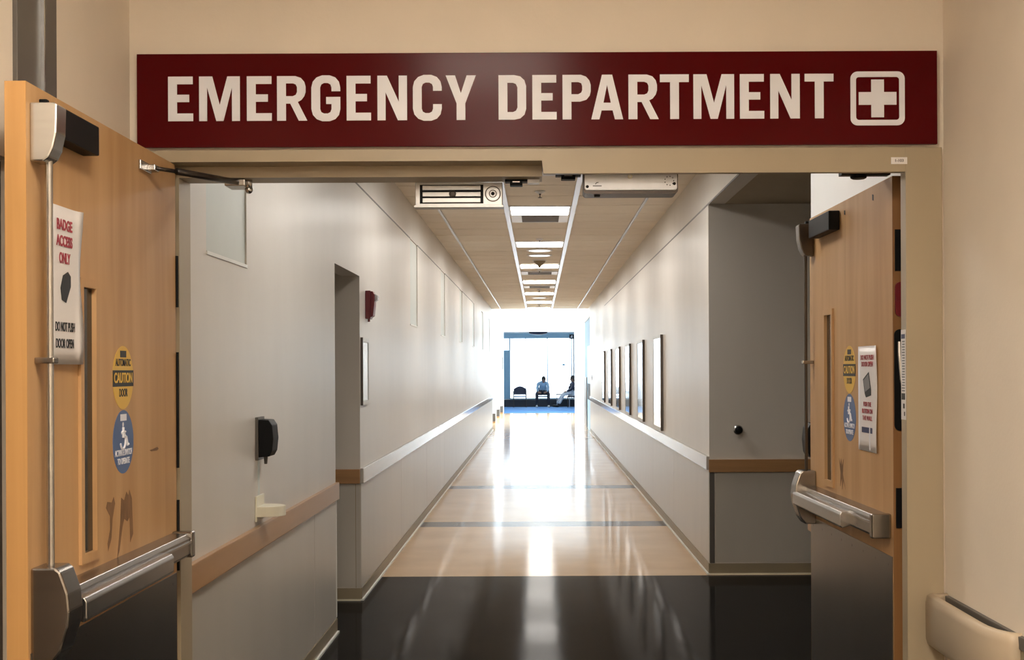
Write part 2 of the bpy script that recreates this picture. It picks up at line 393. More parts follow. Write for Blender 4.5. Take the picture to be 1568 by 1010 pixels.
# vestibule in front of the doors
VL, VR, VY, VZ = -1.265, 1.258, 3.95, 3.0
struct('wall_front', MB().cells([-1.40, -1.20, 1.20, 1.40], [VY, 4.15], [0, 2.165, 3.1], lambda x, y, z: -1.2 < x < 1.2 and z < 2.165), M['wall_warm'])
struct('wall_vestibule_right', MB().box(VR, VR + .12, -3.2, VY, 0, VZ), M['wall_warm'])
struct('wall_vestibule_left', MB().cells([VL - .12, VL], [-3.2, 1.9, 3.07, VY], [0, 2.01, VZ], lambda x, y, z: 1.9 < y < 3.07 and z < 2.01), M['wall_warm'])
struct('wall_back', MB().box(-1.4, 1.4, -3.32, -3.2, 0, VZ), M['wall_warm'])
struct('ceiling_vestibule', MB().box(-1.4, 1.4, -3.2, VY, VZ, VZ + .1), M['ceiling'])
struct('trim_%d' % run_y.n, MB().box(VL - .001, VL + .012, 3.07, 3.215, 0, VZ - .001, .002).box(VL - .001, VL + .02, 3.218, 3.30, 0, VZ - .001, .002), M['grey_jamb']); run_y.n += 1
struct('trim_%d' % run_y.n, MB().box(VL - .001, VL + .021, 3.2135, 3.2195, 0, VZ - .001), M['steel']); run_y.n += 1
struct('door_3', MB().box(VL - .07, VL - .03, 1.9, 3.07, 0.005, 2.008), M['wood_dark'])

# door frame: tan steel, double egress, with the head stepped at mid-span
fr = thing('door_frame', 'tan steel double door frame with a stepped head under the maroon sign', 'door frame', (0, 3.94, 0), kind='structure')
def FB(): return MB()
LOC = (0, 3.94, 0)
def fpart(mb, name, m, parent=None):
    o = mb.build(name, m); o.data.transform(Matrix.Translation((0, -3.94, 0))); o.parent = parent or fr; return o
fpart(FB().box(1.137, 1.25, 3.938, 3.995, 0, 2.183, .002).box(1.19, 1.25, 3.995, 4.16, 0, 2.183), 'right_jamb', M['frame'])
fpart(FB().box(-1.25, -1.18, 3.938, 4.03, 0, 2.183, .002).box(-1.25, -1.136, 4.03, 4.16, 0, 2.183), 'left_jamb', M['frame'])
fpart(FB().prism([(-1.18, 2.147), (.013, 2.147), (.017, 2.107), (1.137, 2.107), (1.137, 2.183), (-1.18, 2.183)], 'y', 3.938, 3.965)
      .box(-1.18, 1.19, 3.965, 4.16, 2.147, 2.183).box(-1.136, .013, 4.03, 4.15, 2.112, 2.147), 'head', M['frame'])
lab = fpart(FB().box(1.092, 1.142, 3.9368, 3.9378, 2.131, 2.152), 'number_label', M['paper'])
text('lettering', '1-103', .0085, .026, face_wall(1.117, 3.9365 - 3.94, 2.1415), M['black_ink'], lab, bold=.02, thick=.0001)
st = fpart(FB().box(1.1355, 1.1367, 3.943, 3.991, 1.34, 1.62), 'paper_label_strip', M['paper'])
MB().box(1.1350, 1.1354, .008, .046, 1.592, 1.606).build('navy_print', M['navy'], st)
tx = MB(); z = 1.585
while z > 1.43:
    tx.box(1.1350, 1.1354, .010, .036 + random.random() * .008, z - .004, z); z -= .0085
tx.build('printed_lines', M['grey_ink'], st)
MB().box(1.1350, 1.1354, .008, .046, 1.402, 1.422).box(1.1350, 1.1354, .012, .03, 1.375, 1.39).box(1.1350, 1.1354, .01, .02, 1.352, 1.365).build('printed_block', M['black_ink'], st)

# ------------------------------------------------------------------ sign over the doors
sg = thing('wall_sign', 'wide maroon wall sign with white capital lettering and a boxed cross', 'sign', (0, 3.93, 2.334))
def spart(mb, name, m): o = mb.build(name, m); o.parent = sg; return o
spart(MB().box(-1.235, 1.232, -.006, .009, -.144, .144, .0015), 'sign_panel', M['sign'])
E_ = lambda w: [[(0, 0), (w, 0), (w, 12), (13.5, 12), (13.5, 30), (w - 6, 30), (w - 6, 41.5), (13.5, 41.5), (13.5, 58), (w - .5, 58), (w - .5, 70), (0, 70)]]
M_ = [[(0, 0), (12, 0), (12, 53), (26, 0), (37, 0), (50, 53), (50, 0), (62, 0), (62, 70), (43, 70), (31.3, 25), (20, 70), (0, 70)]]
N_ = [[(0, 0), (12.3, 0), (12.3, 44), (31, 0), (45, 0), (45, 70), (32.5, 70), (32.5, 29), (14.5, 70), (0, 70)]]
R_ = [[(0, 0), (13.5, 0), (13.5, 27), (20, 27), (33, 0), (46, 0), (31.5, 29.5), (37, 32.5), (41.5, 38.5), (43.5, 45), (43.5, 53.5), (41.5, 61), (36.5, 67), (28, 70), (0, 70)],
      [(13.5, 38.5), (24, 38.5), (28.5, 40.5), (30.5, 45), (30.5, 52.5), (28.5, 57), (24, 58.7), (13.5, 58.7)]]
P_ = [[(0, 0), (13.5, 0), (13.5, 28), (27, 28), (36.5, 31), (41.5, 37.5), (43, 44), (43, 54), (41, 61), (36, 67), (28, 70), (0, 70)],
      [(13.5, 39.5), (24, 39.5), (28.5, 42), (30, 46), (30, 52.5), (28.5, 57), (24, 58.7), (13.5, 58.7)]]
D_ = [[(0, 0), (24, 0), (33, 2), (39.5, 8), (42, 17), (42, 53), (39.5, 62), (33, 68), (24, 70), (0, 70)], [(13.5, 12), (22, 12), (26.5, 14), (28.7, 19), (28.7, 51), (26.5, 56), (22, 58), (13.5, 58)]]
A_ = [[(0, 0), (12.4, 0), (15.8, 14), (32.6, 14), (36, 0), (48.5, 0), (32, 70), (16.5, 70)], [(18.6, 26), (29.9, 26), (24.2, 54)]]
T_ = [[(15.5, 0), (28.9, 0), (28.9, 58), (44, 58), (44, 70), (0, 70), (0, 58), (15.5, 58)]]
Y_ = [[(16.5, 0), (29.8, 0), (29.8, 26), (46, 70), (32, 70), (23.1, 42), (14.3, 70), (0, 70), (16.5, 26)]]
arcO = [(44, 46), (44, 52), (42, 61), (36.5, 67.7), (28, 71), (16.5, 71), (8, 67.7), (2.2, 61), (0, 52), (0, 18), (2.2, 9), (8, 2.3), (16.5, -1), (28, -1), (36.5, 2.3), (42, 9), (44, 18)]
arcI = [(30.7, 18), (29, 13.2), (25, 11), (19.2, 11), (15.2, 13.2), (13.4, 18), (13.4, 52), (15.2, 56.8), (19.2, 59), (25, 59), (29, 56.8), (30.7, 52), (30.7, 46)]
C_ = [arcO + [(44, 25), (30.7, 25)] + arcI]
G_ = [arcO + [(44, 37), (22.5, 37), (22.5, 26), (30.7, 26)] + arcI]
SX, SZ = .0020215, .00196
word = [(260, E_(38)), (307.3, M_), (380, E_(38)), (426, R_), (478.3, G_), (532, E_(37)), (579, N_), (633, C_), (683, Y_), (763.5, D_), (815, E_(37)), (861, P_), (904.7, A_), (961.5, R_),
        (1009.5, T_), (1060.5, M_), (1131.3, E_(37)), (1177.5, N_), (1230, T_)]
for px, loops in word:
    mtx = face_wall(-1.138 + (px - 260) * SX, -.0069, -.0635) @ Matrix.Diagonal((SX, SZ, 1, 1))
    poly_text('letter', loops, mtx, M['letter'], sg, .0009)
def rrect(x0, x1, z0, z1, r, n=6):
    out = []
    for cx, cz, a0 in ((x1 - r, z1 - r, 0), (x0 + r, z1 - r, 90), (x0 + r, z0 + r, 180), (x1 - r, z0 + r, 270)):
        for k in range(n + 1):
            a = math.radians(a0 + 90 * k / n); out.append((cx + r * math.cos(a), cz + r * math.sin(a)))
    return out
poly_text('emblem_border', [rrect(.964, 1.131, -.086, .080, .022), rrect(.981, 1.114, -.069, .063, .009)], face_wall(0, -.0069, 0), M['letter'], sg, .0009)
cx, cz, a, b = 1.0475, -.003, .058, .0195
poly_text('cross_emblem', [[(cx - b, cz - a), (cx + b, cz - a), (cx + b, cz - b), (cx + a, cz - b), (cx + a, cz + b), (cx + b, cz + b), (cx + b, cz + a), (cx - b, cz + a), (cx - b, cz + b), (cx - a, cz + b), (cx - a, cz - b), (cx - b, cz - b)]],
          face_wall(0, -.0069, 0), M['letter'], sg, .0009)

# ------------------------------------------------------------------ the two door leaves (local x from the hinge, y out of the visible face)
def round_end(u0, u1, z0, z1, mb, d): return mb.box(u0, u1, 0, d, z0, z1, .004)
def sticker_disc(root, name, u, z, r, m):
    cu = [(u + r * math.cos(k * math.pi / 24), z + r * math.sin(k * math.pi / 24)) for k in range(48)]
    return MB().prism(cu, 'y', 0, .0008).build(name, m, root)
def make_door(name, label, hinge, rz, W, H, z_k, dz, lite, st_u, st_z, pad_u, hinge_z, ldz, arm_u, metal):
    d = thing(name, label, 'door', hinge, rz, kind='structure')
    T = .047
    u0, u1, z0, z1 = lite
    xs = [0, u0, u1, W]; zs = [.012, z0, z1, H]
    MB().cells(xs, [-T, 0], zs, lambda x, y, z: u0 < x < u1 and z0 < z < z1).build('door_leaf', M['wood'], d)
    MB().box(W, W + .004, -T, 0, .012, H).build('edge_band', M['wood_edge'], d)
    MB().box(-.003, 0, -T, 0, .012, H).build('edge_band', M['edge_shaded'], d)
    # vision panel
    f = .018
    vp = MB().cells([u0 - .004, u0 + f, u1 - f, u1 + .004], [-.03, .008], [z0 - .004, z0 + f, z1 - f, z1 + .004], lambda x, y, z: u0 + f < x < u1 - f and z0 + f < z < z1 - f)
    v = vp.build('vision_panel_frame', M['wood'], d)
    MB().box(u0 + f, u1 - f, -.010, -.004, z0 + f, z1 - f).build('glass_pane', M['dark_glass'], v)
    # kick plate
    k = MB().box(.008, W - .008, 0, .0025, .03, z_k).build('kick_plate', M['kick'], d)
    sc = MB()
    for i in range(8): sc.lathe([(.005, 0), (.004, .002)], (.05 + i * (W - .1) / 7, .0025, z_k - .03), '-y', 10)
    sc.b.transform(Matrix()); sc.build('screws', M['dark_metal'], k)
    # top latch, rod and guide
    lu = W - .05
    prof = [(0, 1.985 + ldz), (.030, 1.985 + ldz), (.042, 1.994 + ldz), (.052, 2.014 + ldz), (.06, 2.05 + ldz), (.062, 2.11 + ldz), (.056, 2.116 + ldz), (0, 2.116 + ldz)]
    MB().prism(prof, 'x', lu - .024, lu + .034, .004).build('latch_case', M[metal], d)
    MB().box(lu - .006, lu + .012, .012, .03, 2.114 + ldz, 2.128 + ldz, .003).build('latch_bolt', M['black'], d)
    MB().tube([(lu, .03, 1.06 + dz), (lu, .03, 1.99 + ldz)], .0085 if metal == 'steel' else .0065, 12).build('vertical_rod', M[metal], d)
    g = MB().box(lu - .014, lu + .014, 0, .045, 1.519, 1.533, .003).build('rod_guide', M['bronze'], d)
    # armature housing of the magnetic lock
    MB().box(arm_u[0], arm_u[1], 0, .042, arm_u[2], arm_u[2] + .072, .004).build('armature_housing', M['black'], d)
    # exit device
    zc = .968 + dz
    prof = [(0, zc - .118), (.045, zc - .118), (.066, zc - .09), (.083, zc - .035), (.087, zc), (.083, zc + .04), (.066, zc + .088), (.055, zc + .097), (0, zc + .097)]
    MB().prism(prof, 'x', lu - .045, lu + .040, .005).build('exit_device_case', M['bronze'], d)
    bar = MB().prism([(0, zc - .036), (.05, zc - .036), (.058, zc - .028), (.058, zc + .022), (.05, zc + .034), (0, zc + .036)], 'x', .05 if pad_u[2] else .045, lu - .045, .002).build('push_bar', M['bronze'], d)
    MB().box(.04, lu - .05, .02, .0625, zc + .006, zc + .012).build('bar_groove', M['steel'], bar)
    MB().prism([(.05, zc - .034), (.082, zc - .044), (.090, zc - .036), (.090, zc + .004), (.084, zc + .014), (.05, zc + .016)], 'x', pad_u[0], pad_u[1], .003).build('push_pad', M['steel'], bar)
    MB().box(.02, .052, 0, .064, zc - .04, zc + .04, .006, 3).build('end_cap', M['bronze'], bar)
    # hinges on the hinge edge
    for hz in hinge_z:
        hb = MB().box(-.008, -.001, -T + .006, -.007, hz[0], hz[1])
        if metal == 'steel': hb.tube([(-.006, .003, hz[0]), (-.006, .003, hz[1])], .005, 8)
        hb.build('hinge', M['black'], d)
    # stickers
    u, z = st_u, st_z; r = .086
    y_ = sticker_disc(d, 'yellow_caution_sticker', u, z, r, M['yellow']); y_['label'] = 'yellow round caution sticker'
    def blk(par, nm, uu, zz, w, h, m, n0=.0008, n1=.0014): return MB().box(uu - w / 2, uu + w / 2, n0, n1, zz - h / 2, zz + h / 2).build(nm, m, par)
    blk(y_, 'black_tab', u, z + .064, .05, .018, M['black_ink'])
    blk(y_, 'black_band', u, z - .002, .172, .044, M['black_ink'])
    text('lettering', 'AUTOMATIC', .020, .125, face_door(u, .0012, z + .040), M['black_ink'], y_, .02)
    text('lettering', 'CAUTION', .028, .15, face_door(u, .0018, z - .002), M['yellow'], y_, .02)
    text('lettering', 'DOOR', .022, .068, face_door(u, .0012, z - .042), M['black_ink'], y_, .02)
    z2 = z - 2 * r - .002
    b_ = sticker_disc(d, 'blue_access_sticker', u, z2, r, M['blue']); b_['label'] = 'blue round wheelchair access sticker'
    blk(b_, 'white_tab', u, z2 + .066, .05, .018, M['letter'])
    wc = MB(); n = .0013
    wc.sphere((u + .004, n, z2 + .047), .0065, (1, .1, 1), 12, 8)
    wc.tube([(u + .005, n, z2 + .04), (u + .006, n, z2 + .014), (u - .018, n, z2 + .013), (u - .030, n, z2 - .010), (u - .038, n, z2 - .008)], .0042, 6)
    wc.tube([(u + .005, n, z2 + .027), (u - .014, n, z2 + .027)], .0032, 6)
    wc.tube([(u + .008 + .021 * math.cos(math.radians(a)), n, z2 + .004 + .023 * math.sin(math.radians(a))) for a in range(60, 341, 20)], .0034, 6)
    wc.build('wheelchair_symbol', M['letter'], b_)
    text('lettering', 'ACTIVATE SWITCH', .017, .140, face_door(u, .0012, z2 - .030), M['letter'], b_, .015)
    text('lettering', 'TO OPERATE', .017, .100, face_door(u, .0012, z2 - .053), M['letter'], b_, .015)
    return d
LH = (-1.13, 3.965, 0); RH = (1.137, 4.09, 0)
d1 = make_door('door_1', 'maple door leaf swung out towards the viewer with a badge notice on it', LH, math.radians(-90), 1.15, 2.143, .876, 0.0,
               (.715, .838, 1.03, 1.728), .505, 1.484, (.34, 1.04, True), [(1.70, 1.86), (1.20, 1.56), (.88, 1.10)], -.016, (.803, 1.06, 2.035), 'steel')
d2 = make_door('door_2', 'maple door leaf swung away into the corridor with a button notice on it', RH, math.radians(90.9), 1.155, 2.117, .893, .022,
               (.765, .905, 1.05, 1.725), .535, 1.496, (.33, 1.09, False), [(1.812, 1.945), (.988, 1.116)], -.027, (.665, .995, 2.018), 'dark_latch')
# marks particular to each leaf
def marks(root, name, polys, m=None, n=.0006):
    mb = MB()
    for p in polys: mb.prism(p, 'y', 0, n)
    return mb.build(name, m or M['scuff'], root)
marks(d1, 'scuff_mark', [[(.645, 1.145), (.635, 1.16), (.60, 1.155), (.585, 1.168), (.575, 1.15), (.595, 1.11), (.605, 1.06), (.63, 1.03), (.635, 1.05), (.615, 1.085), (.615, 1.12)],
                         [(.56, 1.0), (.535, 1.09), (.525, 1.16), (.50, 1.15), (.48, 1.172), (.465, 1.16), (.455, 1.175), (.435, 1.15), (.425, 1.05), (.45, 1.03), (.455, 1.10), (.475, 1.09), (.50, 1.10), (.515, 1.08), (.54, 1.02)],
                         [(.27, 1.272), (.195, 1.277), (.185, 1.271), (.20, 1.267), (.255, 1.268)]])
marks(d2, 'scuff_mark', [[(.69, 1.165), (.675, 1.12), (.66, 1.165), (.645, 1.14), (.625, 1.165), (.635, 1.11), (.60, 1.055), (.63, 1.085), (.645, 1.05), (.65, 1.095), (.675, 1.06), (.67, 1.11)]])
marks(d2, 'screw_hole', [[(.212, 2.066), (.228, 2.07), (.228, 2.09), (.212, 2.086)], [(.585, 2.064), (.602, 2.066), (.602, 2.082), (.585, 2.08)]], M['black_ink'])
# things screwed to the hinge edge of door_2
MB().prism(rrect(-.044, -.006, 1.665, 1.777, .018), 'x', -.012, -.003).box(-.014, -.012, -.04, -.008, 1.715, 1.727).build('red_seal_label', M['red'], d2)
tl = MB().prism(rrect(-.046, -.003, 1.30, 1.625, .018), 'x', -.009, -.003).build('power_transfer_plate', M['black'], d2)
MB().tube([(-.013, -.018, 1.585), (-.016, -.018, 1.54), (-.016, -.024, 1.46), (-.014, -.036, 1.39)], .006, 8).build('wire_loop', M['steel'], tl)

# door closer arm of door_1
ca = thing('swing_closer', 'thin dark closer arm reaching from the near door to the head', 'door closer', (-1.13, 3.62, 2.085))
o = Vector((-1.13, 3.62, 2.085))
def cpart(mb, name, m, sm=False): p = mb.build(name, m, None, sm); p.data.transform(Matrix.Translation(-o)); p.parent = ca; return p
cpart(MB().box(-1.129, -1.122, 3.60, 3.70, 2.073, 2.10, .002).box(-1.124, -1.10, 3.66, 3.70, 2.078, 2.096, .003), 'door_bracket', M['steel'])
cpart(MB().tube([(-1.105, 3.68, 2.087), (-1.06, 3.74, 2.087)], .006).tube([(-1.06, 3.74, 2.087), (-.955, 4.045, 2.100)], .010).tube([(-.955, 4.045, 2.100), (-.930, 4.085, 2.101)], .006), 'arm_rod', M['dark_metal'], True)
cpart(MB().box(-.995, -.93, 4.04, 4.135, 2.088, 2.111, .003), 'soffit_bracket', M['bronze'])
cpart(MB().tube([(-.925, 4.075, 2.082), (-.925, 4.075, 2.125)], .011).sphere((-.925, 4.075, 2.080), .013).sphere((-.925, 4.075, 2.122), .014), 'pivot', M['steel'], True)

# magnetic locks under the head
mg = thing('magnetic_lock', 'open magnetic lock with bare magnet bars hung under the stepped head', 'magnetic lock', (-.26, 4.15, 2.07))
o2 = Vector((-.26, 4.15, 2.07))
def mpart(mb, name, m, root=None, off=None):
    p = mb.build(name, m); p.data.transform(Matrix.Translation(-(off or o2))); p.parent = root or mg; return p
mpart(MB().box(-.400, -.116, 4.15, 4.20, 2.036, 2.112, .002).box(-.404, -.112, 4.147, 4.20, 2.030, 2.038, .001), 'housing', M['alu'])
mpart(MB().box(-.385, -.178, 4.1485, 4.152, 2.043, 2.104), 'magnet_recess', M['black'])
for z0_ in (2.046, 2.0655, 2.0865):
    mpart(MB().box(-.376, -.187, 4.1455, 4.152, z0_, z0_ + .0145, .001), 'magnet_bar', M['alu'])
mpart(MB().lathe([(.012, 0), (.011, .003), (.006, .004)], (-.278, 4.146, 2.074), '-y', 16), 'bolt_hole', M['dark_metal'])
mpart(MB().lathe([(.026, 0), (.0255, .0015)], (-.147, 4.1495, 2.074), '-y', 24), 'key_ring', M['dark_metal'])
mpart(MB().lathe([(.0225, .0015), (.022, .003)], (-.147, 4.1495, 2.074), '-y', 24), 'key_rose', M['alu'])
mpart(MB().lathe([(.013, .003), (.012, .004)], (-.147, 4.1495, 2.074), '-y', 18), 'inner_ring', M['dark_metal'])
mpart(MB().lathe([(.0105, .004), (.0095, .005)], (-.147, 4.1495, 2.074), '-y', 18), 'key_cylinder', M['alu'])
mpart(MB().lathe([(.006, .005), (.005, .006)], (-.147, 4.1495, 2.074), '-y', 14), 'keyhole', M['black'])
bx_ = thing('door_magnet_cover', 'closed silver lock cover with corner screws hung under the right half of the head', 'magnetic lock', (.29, 4.02, 2.09))
bx_['label'] = 'closed silver lock cover with corner screws, indicator lamp and speaker holes under the head'
o3 = Vector((.29, 4.02, 2.09))
mpart(MB().prism(rrect(.146, .437, 2.062, 2.1385, .009), 'y', 3.995, 4.09, .002), 'cover', M['dull_alu'], bx_, o3)
mpart(MB().prism(rrect(.143, .440, 2.052, 2.1405, .012), 'y', 4.0, 4.10), 'housing', M['dark_metal'], bx_, o3)
for x_, z_ in ((.155, 2.129), (.155, 2.074), (.428, 2.131), (.428, 2.082)):
    mpart(MB().lathe([(.005, 0), (.004, .002)], (x_, 3.995, z_), '-y', 12), 'screw', M['black'], bx_, o3)
mpart(MB().lathe([(.0075, 0), (.006, .003)], (.289, 3.995, 2.105), '-y', 14), 'lamp_ring', M['cream'], bx_, o3)
mpart(MB().lathe([(.004, 0), (.002, .005)], (.289, 3.995, 2.105), '-y', 10), 'indicator_lamp', M['letter'], bx_, o3)
hl = MB()
for k in range(9):
    a = k * 2 * math.pi / 9; hl.lathe([(.0018, 0), (.0015, .001)], (.412 + .014 * math.cos(a), 3.995, 2.091 + .014 * math.sin(a)), '-y', 8)
mpart(hl, 'speaker_holes', M['black'], bx_, o3)
mpart(MB().box(.172, .200, 3.9945, 3.996, 2.0745, 2.077).tube([(.180, 3.995, 2.081), (.184, 3.995, 2.086), (.190, 3.995, 2.087)], .0012, 6), 'printed_mark', M['black_ink'], bx_, o3)
mpart(MB().lathe([(.010, 0), (.009, -.006)], (.187, 4.03, 2.052), 'z', 14), 'bottom_plug', M['black'], bx_, o3)

# strikes for the vertical rods under the head
def strike(x, y, z, w, label):
    t = thing('latch_strike', label, 'strike', (x, y, z))
    MB().box(-w / 2, w / 2, -.012, .03, -.008, 0, .001).box(-w * .28, w * .28, -.012, .025, -.020, -.008, .002).build('strike_body', M['black'], t)
    MB().box(-w * .16, w * .16, -.0128, -.011, -.010, -.006).build('keeper', M['steel'], t)
    return t
s1 = strike(-.070, 4.10, 2.112, .072, 'small black latch strike beside the open magnetic lock')
MB().box(.037, .075, -.012, .03, -.012, 0).build('mounting_plate', M['tbar'], s1)
s2 = strike(.098, 4.12, 2.134, .082, 'small black latch strike beside the closed silver lock cover')
MB().box(-.04, .04, -.012, .03, 0, .013).build('spacer', M['black'], s2)
MB().box(-.082, -.042, -.012, .03, -.002, .013).build('mounting_plate', M['tbar'], s2)
# closer of door_2 on the far side of the head
cl = thing('door_closer', 'flat black closer track above the far door leaf', 'door closer', (1.08, 4.17, 2.13))
MB().box(-.085, .075, .0, .045, .004, .016, .001).build('track', M['black'], cl)
MB().lathe([(.028, .005), (.026, -.004), (.02, -.007)], (-.025, .022, 0), 'z', 18).build('pivot', M['black'], cl)

# ------------------------------------------------------------------ notices on the doors
def bent_paper(name, w, h, curl, root):
    b = bmesh.new(); n, mz = 10, 10; g = []
    for j in range(mz + 1):
        row = []
        for i in range(n + 1):
            t = i / n; s = j / mz
            y = .003 + curl * (max(0, t - .78) / .22) ** 2 * (.5 + .5 * math.sin(s * 7 + .5))
            row.append(b.verts.new((-t * w + w / 2, y, s * h - h / 2)))
        g.append(row)
    for j in range(mz):
        for i in range(n): b.faces.new((g[j][i], g[j][i + 1], g[j + 1][i + 1], g[j + 1][i]))
    ex = bmesh.ops.extrude_face_region(b, geom=list(b.faces))
    bmesh.ops.translate(b, verts=[v for v in ex['geom'] if isinstance(v, bmesh.types.BMVert)], vec=(0, -.0008, 0))
    bmesh.ops.recalc_face_normals(b, faces=b.faces)
    m = MB(); m._add(b)
    return m.build(name, M['paper'], root, True)
nt = thing('paper_notice', 'white laminated badge access notice taped to the near door beside its rod', 'notice')
nt.matrix_world = Matrix.Translation(LH) @ Matrix.Rotation(math.radians(-90), 4, 'Z') @ Matrix.Translation((.952, .010, 1.703))
bent_paper('sheet', .180, .37, .010, nt)
for s_, z_, w_ in (('BADGE', .141, .105), ('ACCESS', .103, .11), ('ONLY', .063, .075)):
    text('red_lettering', s_, .026, w_ * .92, face_door(.012, .0042, z_), M['red_ink'], nt, .03)
MB().prism([(.038, -.006), (.022, .024), (-.008, .034), (-.026, .024), (-.026, .0), (.004, -.040), (.030, -.034)], 'y', .0035, .0045).build('card_reader_picture', M['black_ink'], nt)
text('black_lettering', 'DO NOT PUSH', .022, .122, face_door(.010, .0042, -.098), M['black_ink'], nt, .02)
text('black_lettering', 'DOOR OPEN', .022, .112, face_door(.012, .0042, -.137), M['black_ink'], nt, .02)
nr = thing('paper_notice', 'white button notice taped to the far door beside its round stickers', 'notice')
nr.matrix_world = Matrix.Translation(RH) @ Matrix.Rotation(math.radians(90.9), 4, 'Z') @ Matrix.Translation((.288, .0, 1.396))
bent_paper('sheet', .235, .362, .004, nr)
for s_, z_, w_ in (('DO NOT PUSH', .141, .16), ('DOOR OPEN', .118, .14)):
    text('red_lettering', s_, .017, w_, face_door(0, .0042, z_), M['red_ink'], nr, .01)
MB().prism([(.052, .066), (-.020, .092), (-.046, .032), (-.046, .012), (.016, .004), (.03, .016)], 'y', .0035, .0042).build('card_reader_picture', M['black_ink'], nr)
MB().prism([(.044, .063), (-.016, .085), (-.036, .038), (.024, .022)], 'y', .0042, .0046).build('reader_face', M['grey_ink'], nr)
for s_, z_, w_ in (('PUSH THE', -.020, .095), ('BUTTON ON', -.044, .13), ('THE WALL', -.068, .12)):
    text('lettering', s_, .016, w_, face_door(.0, .0042, z_), M['red_ink'], nr, .01)
MB().box(-.06, .07, .0035, .0043, -.118, -.099).build('navy_picture', M['navy'], nr)
MB().box(-.036, -.026, .0035, .005, -.176, -.094, .0004).build('white_strip', M['letter'], nr)

# ------------------------------------------------------------------ fittings on the walls
def dispenser(y, z, sgn, x, label):
    t = thing('hand_sanitizer_dispenser', label, 'dispenser', (x, y, z))
    MB().box(min(0, sgn * .012), max(0, sgn * .012), -.062, .062, -.09, .088, .002).build('back_plate', M['grey_jamb'], t)
    prof = [(sgn * .010, -.078), (sgn * .056, -.074), (sgn * .068, -.052), (sgn * .073, 0), (sgn * .068, .055), (sgn * .054, .076), (sgn * .010, .078)]
    MB().prism(prof, 'y', -.055, .055, .004).build('cover', M['black'], t)
    MB().tube([(sgn * .03, 0, -.074), (sgn * .03, 0, -.108)], [.009, .006]).build('nozzle', M['grey_jamb'], t)
    return t
dispenser(5.30, 1.222, 1, LX, 'black hand sanitizer dispenser on the wall above the cream drip tray')
dispenser(5.62, 1.185, -1, RX, 'black sanitizer dispenser peeking out past the free edge of the far door')
tr = thing('drip_tray', 'cream half round drip tray on the wall above the tan rail', 'tray', (LX, 5.30, .93))
MB().box(0, .008, -.072, .072, -.05, .055, .003).build('back_plate', M['cream'], tr)
arc = [(.0, -.07)] + [(.03 + .082 * math.cos(math.radians(a)), .07 * math.sin(math.radians(a))) for a in range(-90, 91, 10)] + [(.0, .07)]
MB().prism(arc, 'z', -.030, .012, .003).build('tray_body', M['cream'], tr)
MB().prism([(LX * 0 + .0, 0 - .018), (.0012, -.018), (.0012, .018), (0, .018)], 'z', .055, .20).build('drip_strip', M['niche'], tr)

fa = thing('fire_alarm', 'dark red fire alarm with clear strobe on the wall past the side opening', 'fire alarm', (LX, 8.64, 1.945))
MB().box(0, .035, -.055, .055, -.095, .095, .004).build('back_box', M['red'], fa)
MB().prism([(.035, -.085), (.052, -.075), (.060, 0), (.060, .07), (.050, .09), (.035, .09)], 'y', -.05, .05, .003).build('horn_cover', M['red'], fa)
MB().prism([(.060, .02), (.082, .035), (.082, .062), (.060, .075)], 'y', -.03, .03, .004).build('strobe_lens', M['lens'], fa)
MB().tube([(.02, -.02, -.094), (.02, -.02, -.115)], .008).build('conduit', M['red'], fa)

def picture(x, sgn, y0, y1, z0, z1, label, name='framed_print', group=None):
    t = thing(name, label, 'picture', (x, (y0 + y1) / 2, z0), 0, group)
    w = (y1 - y0) / 2; h = z1 - z0; fw = .045 if h > .6 else .02; D = .026 if h > .6 else .014
    def bx(mb, d0, d1, a, b, c, d): return mb.box(min(sgn * d0, sgn * d1), max(sgn * d0, sgn * d1), a, b, c, d, .002)
    m = MB(); bx(m, 0, D, w - fw, w, 0, h); bx(m, 0, D, -w + .012, w - fw, h - .03, h); bx(m, 0, D, -w + .012, w - fw, 0, .03)
    m.build('frame', M['pict_frame'], t)
    m = MB(); bx(m, 0, D + .002, -w, -w + .012, 0, h); m.build('frame_side', M['pict_shade'], t)
    m = MB(); bx(m, .004, D - .004, -w + .012, w - fw, .03, h - .03); m.build('glazing', M['pict_glass'], t)
    return t
names = ['first framed print past the corner of the side corridor, the largest in view', 'second framed print from the corner of the side corridor', 'third framed print from the corner of the side corridor',
         'fourth framed print from the corner of the side corridor', 'fifth framed print from the corner of the side corridor', 'tall narrow framed print nearest the bright lobby, last of its row']
for i in range(6):
    y0 = 12.72 + i * 2.21
    picture(RX, -1, y0, y0 + .88, .885, 1.848, names[i], 'framed_print', 'framed prints on the long corridor wall')
picture(LX, 1, 8.345, 8.66, 1.272, 1.718, 'small glazed notice frame under the fire alarm', 'notice_frame')

db = thing('door_stop', 'round dark door stop on the shaded wall of the side corridor', 'door stop', (1.453, 9.30, 1.055))
MB().lathe([(.036, 0), (.036, .008), (.024, .014)], (0, 0, 0), '-y', 24).build('rose', M['steel'], db, True)
MB().lathe([(.022, .012), (.028, .035), (.026, .05), (.012, .056)], (0, 0, 0), '-y', 20).build('rubber_bumper', M['black'], db, True)

